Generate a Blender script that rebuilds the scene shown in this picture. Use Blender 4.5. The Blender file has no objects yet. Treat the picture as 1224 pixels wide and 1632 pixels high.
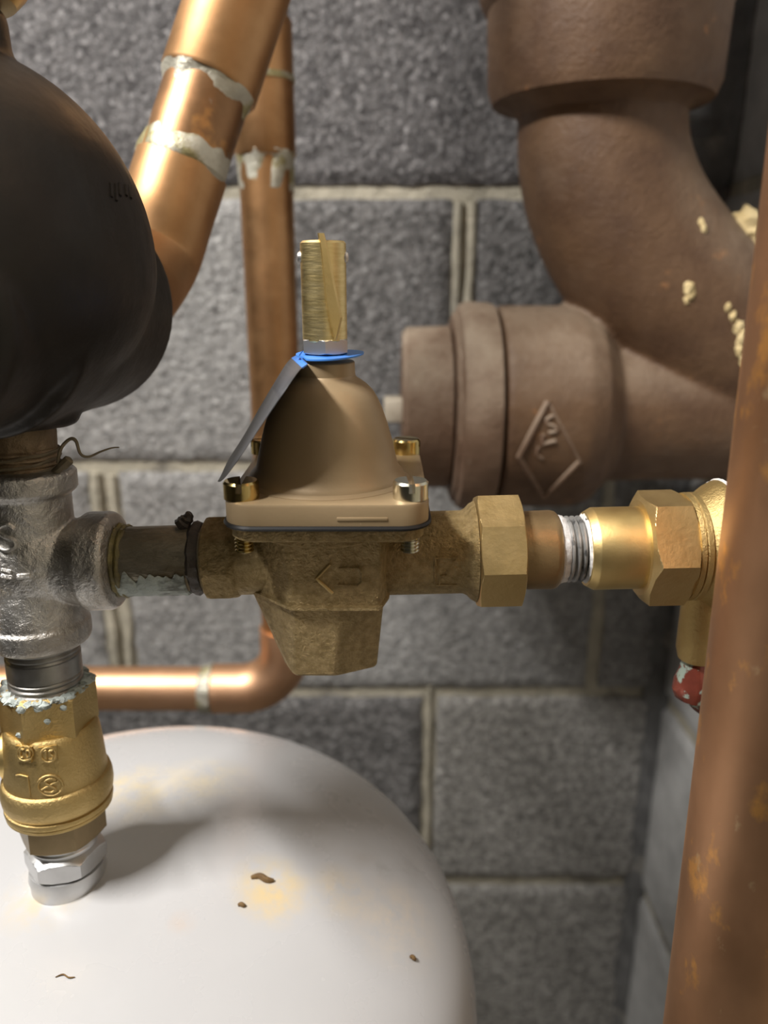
import bpy, bmesh, math, random
from mathutils import Vector, Matrix, noise
from mathutils.bvhtree import BVHTree

random.seed(4)
scene = bpy.context.scene
COL = scene.collection
PI = math.pi

# ------------------------------------------------------------------ camera
TH = math.radians(17.0)
FPX = 1226.0
EYE = 1500.0                                   # camera height above the floor, mm
cam_data = bpy.data.cameras.new('camera')
cam = bpy.data.objects.new('camera', cam_data)
COL.objects.link(cam)
cam.location = (0, 0, EYE / 1000)
cam.rotation_euler = (PI / 2 - TH, 0, 0)
cam_data.sensor_fit = 'VERTICAL'
cam_data.sensor_height = 36.0
cam_data.lens = 36.0 * FPX / 1632.0
cam_data.clip_start = 0.01
cam_data.dof.use_dof = True
cam_data.dof.focus_distance = 0.228
cam_data.dof.aperture_fstop = cam_data.lens / 3.4
scene.camera = cam

# ------------------------------------------------------------------ world, lights, exposure
world = bpy.data.worlds.new('world')
scene.world = world
world.use_nodes = True
world.node_tree.nodes['Background'].inputs[0].default_value = (1.0, 0.93, 0.85, 1)
world.node_tree.nodes['Background'].inputs[1].default_value = 0.05
scene.view_settings.view_transform = 'Standard'
scene.view_settings.look = 'None'
scene.view_settings.gamma = 1.0
scene.view_settings.use_curve_mapping = False
scene.view_settings.exposure = 0.0


def lamp(name, loc, watts, radius, color):
    ld = bpy.data.lights.new(name, 'POINT')
    ld.energy = watts
    ld.shadow_soft_size = radius
    ld.color = color
    o = bpy.data.objects.new(name, ld)
    COL.objects.link(o)
    o.location = Vector(loc) / 1000
    return o


tube = bpy.data.lights.new('ceiling_tube', 'AREA')          # a tube lamp overhead, left of the photographer
tube.shape = 'RECTANGLE'
tube.size, tube.size_y = 0.42, 0.04
tube.energy = 27
tube.color = (1.0, 0.965, 0.925)
to = bpy.data.objects.new('ceiling_tube', tube)
COL.objects.link(to)
_z = -(Vector((0, 300, EYE - 150)) - Vector((-620, -60, EYE + 830))).normalized()
_x = Vector((0.5, -0.86, 0)); _x = (_x - _z * _x.dot(_z)).normalized()
to.matrix_world = Matrix.Translation(Vector((-0.62, -0.06, (EYE + 830) / 1000))) @ Matrix((_x, _z.cross(_x), _z)).transposed().to_4x4()
lamp('fill_light', (130, -1900, EYE + 780), 2, 0.05, (1.0, 0.96, 0.9))  # added unseen lamp behind the camera, a weak fill from the front

# ------------------------------------------------------------------ pixel helpers (mm, eye-relative, floor at z=0 after +EYE)
CT, ST = math.cos(TH), math.sin(TH)


def ray(px, py):
    u, v = (px - 612) / FPX, (py - 816) / FPX
    return Vector((u, CT - v * ST, -ST - v * CT))


def at(px, py, Y):
    d = ray(px, py)
    p = d * (Y / d.y)
    return Vector((p.x, p.y, p.z + EYE))


def mmpp(px, py, Y):
    return Y / ray(px, py).y / FPX


# ------------------------------------------------------------------ materials
def mat(name, c1, c2=None, metal=0.0, rough=0.5, r2=None, ns=60, bump=0.0, bs=300, bd=0.001, c3=None, s3=20, lo3=0.55,
        hi3=0.65, c4=None, s4=90, lo4=0.62, hi4=0.68, spec=0.5, coat=0.0, spots=(), lo=0.35, hi=0.65, jitter=False,
        stretch=None, voro=0.0, vs=200, dust=None):
    m = bpy.data.materials.new(name)
    m.use_nodes = True
    nt = m.node_tree
    N, L = nt.nodes, nt.links
    b = N['Principled BSDF']
    tc = N.new('ShaderNodeTexCoord')
    vec = tc.outputs['Object']
    if jitter:
        oi = N.new('ShaderNodeObjectInfo')
        mu = N.new('ShaderNodeMath'); mu.operation = 'MULTIPLY'; mu.inputs[1].default_value = 7.3
        L.new(oi.outputs['Random'], mu.inputs[0])
        ad = N.new('ShaderNodeVectorMath'); ad.operation = 'ADD'
        L.new(vec, ad.inputs[0]); L.new(mu.outputs[0], ad.inputs[1]); vec = ad.outputs[0]
    base_vec = vec
    if stretch:
        mp = N.new('ShaderNodeMapping'); mp.inputs['Scale'].default_value = stretch
        L.new(vec, mp.inputs['Vector']); vec = mp.outputs[0]

    def nz(scale, detail=5, rgh=0.6, v=None):
        n = N.new('ShaderNodeTexNoise')
        n.inputs['Scale'].default_value = scale
        n.inputs['Detail'].default_value = detail
        n.inputs['Roughness'].default_value = rgh
        L.new(v or vec, n.inputs['Vector'])
        return n.outputs['Fac']

    def step(sock, a, c):
        r = N.new('ShaderNodeMapRange')
        r.inputs['From Min'].default_value = a
        r.inputs['From Max'].default_value = c
        L.new(sock, r.inputs['Value'])
        return r.outputs['Result']

    def mix(fac, a, c):
        x = N.new('ShaderNodeMix'); x.data_type = 'RGBA'
        L.new(fac, x.inputs[0])
        if isinstance(a, tuple): x.inputs[6].default_value = (*a, 1)
        else: L.new(a, x.inputs[6])
        x.inputs[7].default_value = (*c, 1)
        return x.outputs[2]

    n1 = nz(ns)
    col = mix(step(n1, lo, hi), tuple(c1), tuple(c2 or c1))
    if c3: col = mix(step(nz(s3), lo3, hi3), col, tuple(c3))
    if c4: col = mix(step(nz(s4), lo4, hi4), col, tuple(c4))
    for (p, rad, c, st) in spots:                       # stains with a shape of their own, where they sit on the thing
        di = N.new('ShaderNodeVectorMath'); di.operation = 'DISTANCE'
        L.new(base_vec, di.inputs[0]); di.inputs[1].default_value = p
        f = step(di.outputs['Value'], rad, rad * 0.15)
        mm = N.new('ShaderNodeMath'); mm.operation = 'MULTIPLY'
        L.new(f, mm.inputs[0]); L.new(step(nz(90, 6, 0.7), 0.38, 0.62), mm.inputs[1])
        m2 = N.new('ShaderNodeMath'); m2.operation = 'MULTIPLY'; m2.inputs[1].default_value = st
        L.new(mm.outputs[0], m2.inputs[0])
        col = mix(m2.outputs[0], col, tuple(c))
    if dust:                                            # dust lies on what faces up
        ge = N.new('ShaderNodeNewGeometry'); se = N.new('ShaderNodeSeparateXYZ')
        L.new(ge.outputs['Normal'], se.inputs[0])
        mm = N.new('ShaderNodeMath'); mm.operation = 'MULTIPLY'
        L.new(step(se.outputs['Z'], dust[1], dust[2]), mm.inputs[0]); L.new(step(nz(30, 6, 0.7), 0.25, 0.6), mm.inputs[1])
        col = mix(mm.outputs[0], col, dust[0])
    L.new(col, b.inputs['Base Color'])
    b.inputs['Metallic'].default_value = metal
    b.inputs['Specular IOR Level'].default_value = spec
    b.inputs['Coat Weight'].default_value = coat
    if r2 is None:
        b.inputs['Roughness'].default_value = rough
    else:
        r = N.new('ShaderNodeMapRange')
        r.inputs['From Min'].default_value = 0.3; r.inputs['From Max'].default_value = 0.7
        r.inputs['To Min'].default_value = rough; r.inputs['To Max'].default_value = r2
        L.new(nz(ns * 1.7), r.inputs['Value']); L.new(r.outputs['Result'], b.inputs['Roughness'])
    if bump or voro:
        h = nz(bs, 6, 0.65)
        if voro:
            vo = N.new('ShaderNodeTexVoronoi'); vo.inputs['Scale'].default_value = vs
            L.new(vec, vo.inputs['Vector'])
            a = N.new('ShaderNodeMath'); a.operation = 'MULTIPLY_ADD'; a.inputs[1].default_value = -voro
            L.new(vo.outputs['Distance'], a.inputs[0]); L.new(h, a.inputs[2]); h = a.outputs[0]
        bp = N.new('ShaderNodeBump')
        bp.inputs['Strength'].default_value = bump
        bp.inputs['Distance'].default_value = bd
        L.new(h, bp.inputs['Height']); L.new(bp.outputs[0], b.inputs['Normal'])
    return m


BLOCK = dict(rough=0.5, r2=0.8, ns=120, bump=0.85, bs=170, bd=0.0035, jitter=True, voro=0.4, vs=190, s3=210, lo3=0.53, hi3=0.66,
             s4=150, lo4=0.62, hi4=0.70, lo=0.40, hi=0.60)
M = {}
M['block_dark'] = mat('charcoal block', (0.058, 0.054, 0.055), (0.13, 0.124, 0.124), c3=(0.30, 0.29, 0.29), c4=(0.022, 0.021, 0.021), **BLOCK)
M['block_shade'] = mat('shade-toned grey block', (0.075, 0.072, 0.07), (0.16, 0.154, 0.15), c3=(0.27, 0.265, 0.26), c4=(0.035, 0.033, 0.032), **BLOCK)
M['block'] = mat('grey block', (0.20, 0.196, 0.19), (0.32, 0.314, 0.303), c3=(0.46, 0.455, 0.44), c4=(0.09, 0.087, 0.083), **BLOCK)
M['block_low'] = mat('pale grey block', (0.20, 0.193, 0.18), (0.37, 0.358, 0.335), c3=(0.56, 0.545, 0.51), c4=(0.085, 0.08, 0.075), **BLOCK)  # paler tone for the lower courses
M['block_side'] = mat('smooth grey block', (0.34, 0.34, 0.335), (0.45, 0.45, 0.44), rough=0.55, ns=40, bump=0.5, bs=120, bd=0.002, jitter=True)
M['mortar'] = mat('old mortar', (0.33, 0.305, 0.24), (0.48, 0.44, 0.345), rough=0.85, ns=60, bump=0.8, bs=140, bd=0.003, c3=(0.14, 0.13, 0.115), s3=14, lo3=0.56, hi3=0.66)
M['corner'] = mat('painted corner mortar', (0.10, 0.10, 0.10), (0.17, 0.17, 0.168), rough=0.45, ns=50, bump=0.8, bs=90, bd=0.003, c3=(0.42, 0.39, 0.33), s3=12, lo3=0.6, hi3=0.7)
M['concrete'] = mat('concrete', (0.28, 0.27, 0.25), (0.38, 0.37, 0.34), rough=0.8, ns=6, bump=0.3, bs=80)
M['plaster'] = mat('pale plaster', (0.15, 0.14, 0.13), (0.19, 0.18, 0.165), rough=0.8, ns=5)
M['iron'] = mat('rusty cast iron', (0.085, 0.042, 0.020), (0.145, 0.080, 0.040), rough=0.5, r2=0.7, ns=28, bump=0.7, bs=220, bd=0.0012,
                c3=(0.18, 0.115, 0.072), s3=16, lo3=0.56, hi3=0.8, c4=(0.28, 0.13, 0.05), s4=70, lo4=0.64, hi4=0.74, dust=((0.27, 0.20, 0.14), 0.15, 0.75))
M['iron_dusty'] = mat('dusty rusty iron', (0.15, 0.085, 0.05), (0.22, 0.14, 0.09), rough=0.6, r2=0.8, ns=30, bump=0.8, bs=240, bd=0.0012,
                      c3=(0.12, 0.055, 0.028), s3=18, lo3=0.52, hi3=0.7, c4=(0.40, 0.33, 0.25), s4=120, lo4=0.68, hi4=0.76, dust=((0.36, 0.285, 0.21), -0.1, 0.55))
M['crust'] = mat('yellow crust', (0.62, 0.47, 0.22), (0.72, 0.58, 0.32), rough=0.7, ns=90, bump=0.6, bs=200, bd=0.002)
M['pale_nut'] = mat('pale nut', (0.62, 0.56, 0.45), (0.5, 0.44, 0.34), rough=0.6, ns=80)
M['copper'] = mat('copper', (0.55, 0.325, 0.16), (0.42, 0.225, 0.10), metal=1, rough=0.40, r2=0.52, ns=26, c3=(0.33, 0.17, 0.075), s3=14, lo3=0.52, hi3=0.68)
M['copper_clean'] = mat('bright copper', (0.72, 0.44, 0.27), (0.64, 0.37, 0.20), metal=1, rough=0.44, r2=0.54, ns=20)
M['copper_dull'] = mat('tarnished copper', (0.56, 0.32, 0.18), (0.44, 0.24, 0.13), metal=1, rough=0.42, r2=0.55, ns=24,
                       c3=(0.80, 0.42, 0.14), s3=75, lo3=0.57, hi3=0.66, c4=(0.70, 0.50, 0.30), s4=110, lo4=0.65, hi4=0.72, stretch=(1, 1, 0.6))
M['copper_brown'] = mat('brown heat marked copper', (0.36, 0.20, 0.10), (0.17, 0.10, 0.055), metal=1, rough=0.36, r2=0.55, ns=22,
                        c3=(0.55, 0.29, 0.11), s3=18, lo3=0.50, hi3=0.55, c4=(0.36, 0.35, 0.31), s4=34, lo4=0.55, hi4=0.60)
M['solder'] = mat('solder and flux', (0.44, 0.41, 0.33), (0.58, 0.56, 0.47), metal=0.6, rough=0.45, ns=120, bump=0.7, bs=300, bd=0.001, c3=(0.34, 0.30, 0.15), s3=70, lo3=0.5, hi3=0.6)
M['black_iron'] = mat('black painted iron', (0.010, 0.008, 0.006), (0.017, 0.013, 0.010), rough=0.40, r2=0.55, ns=40, bump=0.3, bs=420, bd=0.0006, spec=0.35)
M['brass_dull'] = mat('dull brass', (0.46, 0.32, 0.10), (0.36, 0.25, 0.08), metal=1, rough=0.38, ns=60)
M['galv'] = mat('galvanised casting', (0.66, 0.64, 0.61), (0.44, 0.42, 0.39), metal=1, rough=0.28, r2=0.5, ns=60, bump=1.0, bs=240, bd=0.0011,
                c3=(0.36, 0.33, 0.29), s3=32, lo3=0.50, hi3=0.66)
M['galv_pipe'] = mat('grimy galvanised pipe', (0.30, 0.27, 0.21), (0.17, 0.145, 0.10), metal=0.8, rough=0.35, r2=0.6, ns=70, bump=0.8, bs=200, bd=0.0012,
                     c3=(0.12, 0.09, 0.05), s3=50, lo3=0.50, hi3=0.60, stretch=(0.4, 1, 1))
M['zinc'] = mat('zinc plated steel', (0.70, 0.70, 0.70), (0.58, 0.58, 0.58), metal=0.9, rough=0.34, r2=0.5, ns=60)
M['zinc_thread'] = mat('tape streaked thread', (0.50, 0.50, 0.49), (0.30, 0.30, 0.29), metal=0.7, rough=0.35, r2=0.5, ns=160, c3=(0.12, 0.12, 0.12), s3=120, lo3=0.55, hi3=0.62)
M['zinc_bright'] = mat('bright zinc', (0.72, 0.72, 0.73), metal=0.85, rough=0.28, ns=60)
M['zinc_dull'] = mat('dull zinc pipe', (0.40, 0.39, 0.37), (0.28, 0.27, 0.25), metal=1, rough=0.32, r2=0.5, ns=60, bump=0.3, bs=300, bd=0.0005)
M['residue'] = mat('pale blue pipe dope', (0.38, 0.43, 0.41), (0.52, 0.57, 0.54), rough=0.6, ns=160, bump=1.0, bs=330, bd=0.0015, c3=(0.16, 0.17, 0.15), s3=130, lo3=0.50, hi3=0.62, stretch=(0.5, 1, 1))
M['residue_yellow'] = mat('yellowed pipe dope', (0.22, 0.18, 0.055), (0.10, 0.08, 0.03), rough=0.45, ns=160, bump=0.9, bs=260, bd=0.001)
M['seal_black'] = mat('dark thread seal', (0.035, 0.028, 0.024), (0.07, 0.055, 0.045), rough=0.5, ns=150, bump=0.8, bs=260, bd=0.001)
M['rust_pipe'] = mat('rusty wrapped nipple', (0.17, 0.115, 0.06), (0.28, 0.20, 0.12), rough=0.45, ns=90, metal=0.4, bump=0.9, bs=220, bd=0.0012)
M['fibre'] = mat('hemp fibre', (0.11, 0.085, 0.05), (0.2, 0.16, 0.10), rough=0.7, ns=200)
M['bronze_cast'] = mat('rough cast bronze', (0.50, 0.375, 0.19), (0.33, 0.24, 0.105), metal=0.75, rough=0.36, r2=0.5, ns=420, bump=1.0, bs=680, bd=0.0022, spec=0.6)
M['bonnet'] = mat('satin bronze', (0.36, 0.262, 0.152), (0.33, 0.24, 0.136), metal=0.3, rough=0.42, ns=40, bump=0.12, bs=900, bd=0.0003, c4=(0.55, 0.44, 0.30), s4=260, lo4=0.72, hi4=0.76)
M['bonnet_edge'] = M['bonnet']
M['bronze_machined'] = mat('machined bronze', (0.60, 0.45, 0.22), (0.52, 0.38, 0.17), metal=1, rough=0.42, r2=0.52, ns=60, bump=0.35, bs=500, bd=0.0004)
M['bronze_dark'] = mat('brown bronze', (0.36, 0.25, 0.13), (0.30, 0.205, 0.10), metal=0.8, rough=0.38, ns=60, bump=0.3, bs=500, bd=0.0004)
M['brass'] = mat('bright brass', (0.80, 0.61, 0.28), (0.72, 0.53, 0.22), metal=1, rough=0.38, r2=0.46, ns=50, bump=0.2, bs=500, bd=0.0003)
M['brass_brushed'] = mat('turned brass', (0.86, 0.70, 0.36), (0.74, 0.58, 0.26), metal=1, rough=0.36, r2=0.46, ns=90, bump=0.3, bs=200, bd=0.0003, stretch=(1, 1, 9))
M['brass_cast'] = mat('sandblasted brass', (0.60, 0.445, 0.20), (0.50, 0.36, 0.145), metal=1, rough=0.42, r2=0.52, ns=50, bump=0.6, bs=900, bd=0.0006)
M['brass_brown'] = mat('brown brass hexagon', (0.20, 0.148, 0.08), (0.27, 0.20, 0.11), metal=0.9, rough=0.36, ns=60)
M['screw_gold'] = mat('yellow zinc screw', (0.60, 0.47, 0.20), (0.45, 0.34, 0.13), metal=1, rough=0.20, ns=200)
M['screw_zinc'] = mat('silvery yellow zinc screw', (0.72, 0.70, 0.60), (0.60, 0.57, 0.42), metal=1, rough=0.24, ns=200)
M['gasket'] = mat('black rubber gasket', (0.009, 0.009, 0.009), (0.014, 0.013, 0.013), rough=0.45, spec=0.3, ns=60)
M['tag_blue'] = mat('blue plastic', (0.045, 0.19, 0.62), (0.06, 0.24, 0.68), rough=0.4, ns=60)
M['tag_black'] = mat('dark grey tag face', (0.052, 0.052, 0.056), (0.07, 0.07, 0.075), rough=0.45, ns=60, c4=(0.4, 0.4, 0.4), s4=500, lo4=0.73, hi4=0.76)
M['tape'] = mat('white thread tape', (0.72, 0.71, 0.70), (0.55, 0.54, 0.53), rough=0.5, ns=160, bump=0.8, bs=300, bd=0.0008, c3=(0.3, 0.3, 0.3), s3=200, lo3=0.6, hi3=0.68)
M['black_plastic'] = mat('black plastic', (0.012, 0.012, 0.013), rough=0.3)
M['copper_green'] = mat('red copper with green crust', (0.24, 0.06, 0.04), (0.16, 0.045, 0.03), metal=0.4, rough=0.25, ns=120, c3=(0.42, 0.52, 0.45), s3=150, lo3=0.53, hi3=0.58)
M['flake'] = mat('rust flake', (0.10, 0.055, 0.02), (0.2, 0.12, 0.04), rough=0.8, ns=300)
M['bulb_brass'] = M['brass_dull']


# ------------------------------------------------------------------ mesh builder
class MB:
    def __init__(s):
        s.v, s.f = [], []

    def add(s, vs, fs):
        o = len(s.v)
        s.v += [Vector(p) for p in vs]
        s.f += [tuple(i + o for i in f) for f in fs]

    def rings(s, rings, cap0=True, cap1=True):
        n = len(rings[0])
        vs, fs = [], []
        for r in rings: vs += r
        for i in range(len(rings) - 1):
            for k in range(n):
                a, b = i * n + k, i * n + (k + 1) % n
                fs.append((a, b, b + n, a + n))
        if cap0: fs.append(tuple(range(n - 1, -1, -1)))
        if cap1: fs.append(tuple(range((len(rings) - 1) * n, len(rings) * n)))
        s.add(vs, fs)
        return s

    def lathe(s, O, D, st, seg=48, ref=None, a0=0.0, wob=0.0, ws=0.15, cap0=True, cap1=True, off=0):
        """stations (t, r) or (t, r, R, n): r clipped by an n-gon with corner radius R"""
        O, D = Vector(O), Vector(D).normalized()
        ref = Vector(ref or ((0, -1, 0) if abs(D.y) < 0.9 else (0, 0, 1)))
        e1 = (ref - D * ref.dot(D)).normalized()
        e2 = D.cross(e1)
        rs = []
        for q in st:
            t, r = q[0], max(q[1], 0.01)
            ring = []
            for k in range(seg):
                a = a0 + 2 * PI * k / seg
                rr = r
                if len(q) > 2:
                    R, n = q[2], q[3]
                    w = 2 * PI / n
                    rr = min(r, R * math.cos(PI / n) / math.cos(((a - a0 + 1e-6) % w) - w / 2))
                d = e1 * math.cos(a) + e2 * math.sin(a)
                p = O + D * t + d * rr
                if wob: p = p + d * wob * noise.noise(p * ws + Vector((off, 0, 0)))
                ring.append(p)
            rs.append(ring)
        return s.rings(rs, cap0, cap1)

    def sweep(s, pts, rad, seg=24, cap=True, flat=None, wob=0.0, ws=0.2):
        pts = [Vector(p) for p in pts]
        if not isinstance(rad, (list, tuple)): rad = [rad] * len(pts)
        rs, e1 = [], None
        for i, p in enumerate(pts):
            T = (pts[min(i + 1, len(pts) - 1)] - pts[max(i - 1, 0)]).normalized()
            if e1 is None:
                e1 = Vector((0, -1, 0)) if abs(T.y) < 0.9 else Vector((0, 0, 1))
            e1 = (e1 - T * e1.dot(T)).normalized()
            e2 = T.cross(e1)
            ring = []
            for k in range(seg):
                a = 2 * PI * k / seg
                d = e1 * math.cos(a) + e2 * math.sin(a)
                q = p + d * rad[i]
                if wob: q = q + d * wob * noise.noise(q * ws)
                ring.append(q)
            rs.append(ring)
        return s.rings(rs, cap, cap)

    def box(s, a, b, bev=0.0):
        bm = bmesh.new()
        bmesh.ops.create_cube(bm, size=1)
        a, b = Vector(a), Vector(b)
        for v in bm.verts:
            v.co = Vector(((a[i] + b[i]) / 2 + v.co[i] * (b[i] - a[i]) for i in range(3)))
        if bev: bmesh.ops.bevel(bm, geom=bm.edges[:], offset=bev, segments=2, affect='EDGES', profile=0.5)
        return s.frombm(bm)

    def frombm(s, bm):
        bm.verts.index_update()
        s.add([v.co.copy() for v in bm.verts], [tuple(v.index for v in f.verts) for f in bm.faces])
        bm.free()
        return s

    def prism(s, poly, vec):
        n = len(poly)
        vec = Vector(vec)
        poly = [Vector(p) for p in poly]
        return s.rings([poly, [p + vec for p in poly]])

    def blob(s, c, r, sub=3, amp=0.35, sc=None, scale=(1, 1, 1)):
        bm = bmesh.new()
        bmesh.ops.create_icosphere(bm, subdivisions=sub, radius=1)
        c = Vector(c)
        for v in bm.verts:
            d = v.co.copy()
            k = 1 + amp * noise.noise(d * 1.6 + c * 0.31) + amp * 0.5 * noise.noise(d * 4 + c)
            v.co = c + Vector((d.x * scale[0], d.y * scale[1], d.z * scale[2])) * r * k
        return s.frombm(bm)

    def mesh(s, name, origin):
        me = bpy.data.meshes.new(name)
        me.from_pydata([(p - origin) / 1000 for p in s.v], [], s.f)
        bm = bmesh.new(); bm.from_mesh(me)
        bmesh.ops.recalc_face_normals(bm, faces=bm.faces[:])
        bm.to_mesh(me); bm.free()
        return me

    def bvh(s):
        return BVHTree.FromPolygons([p[:] for p in s.v], s.f)

    def build(s, name, m, parent=None, origin=None, ang=32, union=0.0, smooth=6, label=None):
        if parent is not None: origin = Vector(parent['mm'])
        if origin is None: origin = min(s.v, key=lambda p: p.z).copy()
        origin = Vector(origin)
        me = s.mesh(name, origin)
        if union:
            t = bpy.data.objects.new('temp', me); COL.objects.link(t)
            r = t.modifiers.new('r', 'REMESH'); r.mode = 'VOXEL'; r.voxel_size = union / 1000
            c = t.modifiers.new('s', 'SMOOTH'); c.iterations = smooth; c.factor = 0.5
            dg = bpy.context.evaluated_depsgraph_get()
            me2 = bpy.data.meshes.new_from_object(t.evaluated_get(dg))
            bpy.data.objects.remove(t); bpy.data.meshes.remove(me)
            me = me2; me.name = name
            s.v = [v.co * 1000 + origin for v in me.vertices]
            s.f = [tuple(p.vertices) for p in me.polygons]
        for p in me.polygons: p.use_smooth = True
        me.set_sharp_from_angle(angle=math.radians(ang))
        me.materials.clear(); me.materials.append(M[m])
        o = bpy.data.objects.new(name, me)
        COL.objects.link(o)
        if parent is not None: o.parent = parent
        else: o.location = origin / 1000
        o['mm'] = origin[:]
        if label: o['label'] = label
        return o


def thing(name, loc, label, cat, group=None):
    o = bpy.data.objects.new(name, None)
    o.empty_display_size = 0.02
    COL.objects.link(o)
    o.location = Vector(loc) / 1000
    o['mm'] = tuple(loc)
    return tag(o, label, cat, group)


def tag(o, label, cat, group=None):
    o['label'] = label; o['category'] = cat
    if group: o['group'] = group
    return o


def struct(o):
    o['kind'] = 'structure'
    return o


def hexs(t0, t1, R, n=6, c0=0.9, c1=0.9, k=0.5, inner0=0.0, inner1=0.0):
    """stations of a chamfered n-gon nut; c = radius of the chamfer circle as a share of the apothem (0 = none)"""
    ap = R * math.cos(PI / n)
    st = []
    if inner0 is not None: st.append((t0, inner0))
    if c0:
        r0 = ap * c0
        st.append((t0, r0, R, n))
        for i in range(1, 7):
            r = ap * 0.995 + (R - ap * 0.995) * i / 6
            st.append((t0 + (r - r0) * k, r, R, n))
    else: st.append((t0, R, R, n))
    if c1:
        r1 = ap * c1
        for i in range(6, 0, -1):
            r = ap * 0.995 + (R - ap * 0.995) * i / 6
            st.append((t1 - (r - r1) * k, r, R, n))
        st.append((t1, r1, R, n))
    else: st.append((t1, R, R, n))
    if inner1 is not None: st.append((t1, inner1))
    return st


def thread(t0, t1, r, pitch, depth):
    st, t = [], t0
    while t < t1:
        st += [(t, r - depth), (t + pitch * 0.35, r), (t + pitch * 0.6, r), (t + pitch * 0.95, r - depth)]
        t += pitch
    return st


def crv(pts, n=8):
    """Catmull-Rom through points of any dimension"""
    P = [Vector(p) for p in pts]
    out = []
    for i in range(len(P) - 1):
        p0, p1, p2, p3 = P[max(i - 1, 0)], P[i], P[i + 1], P[min(i + 2, len(P) - 1)]
        for k in range(n):
            t = k / n
            out.append(0.5 * ((2 * p1) + (p2 - p0) * t + (2 * p0 - 5 * p1 + 4 * p2 - p3) * t * t + (3 * p1 - p0 - 3 * p2 + p3) * t ** 3))
    out.append(P[-1])
    return out


EYEV = Vector((0, 0, EYE))


def hit(bvh, px, py):
    h = bvh.ray_cast(EYEV, ray(px, py).normalized())
    return (h[0], h[1]) if h[0] is not None else (None, None)


def stroke(mb, bvh, px, r, lift=0.0, curve=False, n=4, seg=8):
    """raised line cast on a surface"""
    if curve: px = [(p[0], p[1]) for p in crv([(a, b, 0) for a, b in px], 5)]
    else:
        q = []
        for (a, b), (c, d) in zip(px, px[1:]):
            q += [(a + (c - a) * i / n, b + (d - b) * i / n) for i in range(n)]
        px = q + [px[-1]]
    pts = []
    for a, b in px:
        p, nn = hit(bvh, a, b)
        if p is not None: pts.append(p + nn * lift)
    if len(pts) > 1: mb.sweep(pts, r, seg)
    return mb


def circ(cx, cy, rx, ry, n=20):
    return [(cx + rx * math.cos(2 * PI * i / n), cy + ry * math.sin(2 * PI * i / n)) for i in range(n + 1)]


# ================================================================== THE SETTING
WY = 595.0            # face of the back wall
WX = 240.0            # face of the right wall
joints_z = [465.0, 261.7, 58.5, -144.7, -347.9, -551.1, -754.3, -957.5]

o = MB().box((-2500, WY + 5, 0), (WX + 160, WY + 160, 2400)).build('wall_back', 'mortar'); struct(o); wall_back = o
o = MB().box((WX + 4, -2500, 0), (WX + 160, WY + 5, 2400)).build('wall_right', 'mortar'); struct(o); wall_right = o
struct(MB().box((-2600, -2600, -80), (WX + 160, WY + 160, 0)).build('floor', 'concrete'))
struct(MB().box((-2600, -2600, 2400), (WX + 160, WY + 160, 2460)).build('ceiling', 'plaster'))
struct(MB().box((-2600, -2600, 0), (-2500, WY + 160, 2400)).build('wall_left', 'plaster'))
struct(MB().box((-2500, -2600, 0), (WX + 160, -2500, 2400)).build('wall_front', 'plaster'))


def block(x0, x1, z0, z1, parent, m, face='back', rough=0.9):
    """a concrete block whose face bulges past the joint, its arrises chipped"""
    w, h = x1 - x0, z1 - z0
    nx, nz = max(6, int(w / 6)), max(6, int(h / 6))
    vs, fs = [], []
    seed = Vector((x0 * 0.013, z0 * 0.017, 3.1 if face == 'back' else 9.7))
    for j in range(nz + 1):
        for i in range(nx + 1):
            x, z = x0 + w * i / nx, z0 + h * j / nz
            p = Vector((x, 0, z))
            e = min(x - x0, x1 - x, z - z0, z1 - z)
            wob = 2.2 * noise.noise(p * 0.045 + seed)
            if i in (0, nx): x += wob
            if j in (0, nz): z += 1.3 * noise.noise(p * 0.05 - seed)
            d = rough * (noise.noise(p * 0.11 + seed) + 0.6 * noise.noise(p * 0.3 + seed))
            if e < 6: d += 1.8 * (1 - e / 6) ** 2 + (1.5 if e < 1 else 0) * abs(noise.noise(p * 0.08 + seed))
            if e < 0.1: d += 1.4
            vs.append((x, d, z))
    for j in range(nz):
        for i in range(nx):
            a = j * (nx + 1) + i
            fs.append((a, a + 1, a + nx + 2, a + nx + 1))
    n = len(vs)
    rim = [i for i in range(nx + 1)] + [(j) * (nx + 1) + nx for j in range(1, nz + 1)] + \
          [nz * (nx + 1) + i for i in range(nx - 1, -1, -1)] + [j * (nx + 1) for j in range(nz - 1, 0, -1)]
    for k in rim: vs.append((vs[k][0], 9.0, vs[k][2]))
    for k in range(len(rim)):
        a, b = rim[k], rim[(k + 1) % len(rim)]
        fs.append((b, a, n + k, n + (k + 1) % len(rim)))
    if face == 'back': vv = [Vector((x, WY + d, z + EYE)) for x, d, z in vs]
    else: vv = [Vector((WX + d, x, z + EYE)) for x, d, z in vs]
    mb = MB(); mb.add(vv, fs)
    return mb.build('block', m, parent, ang=50)


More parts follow.
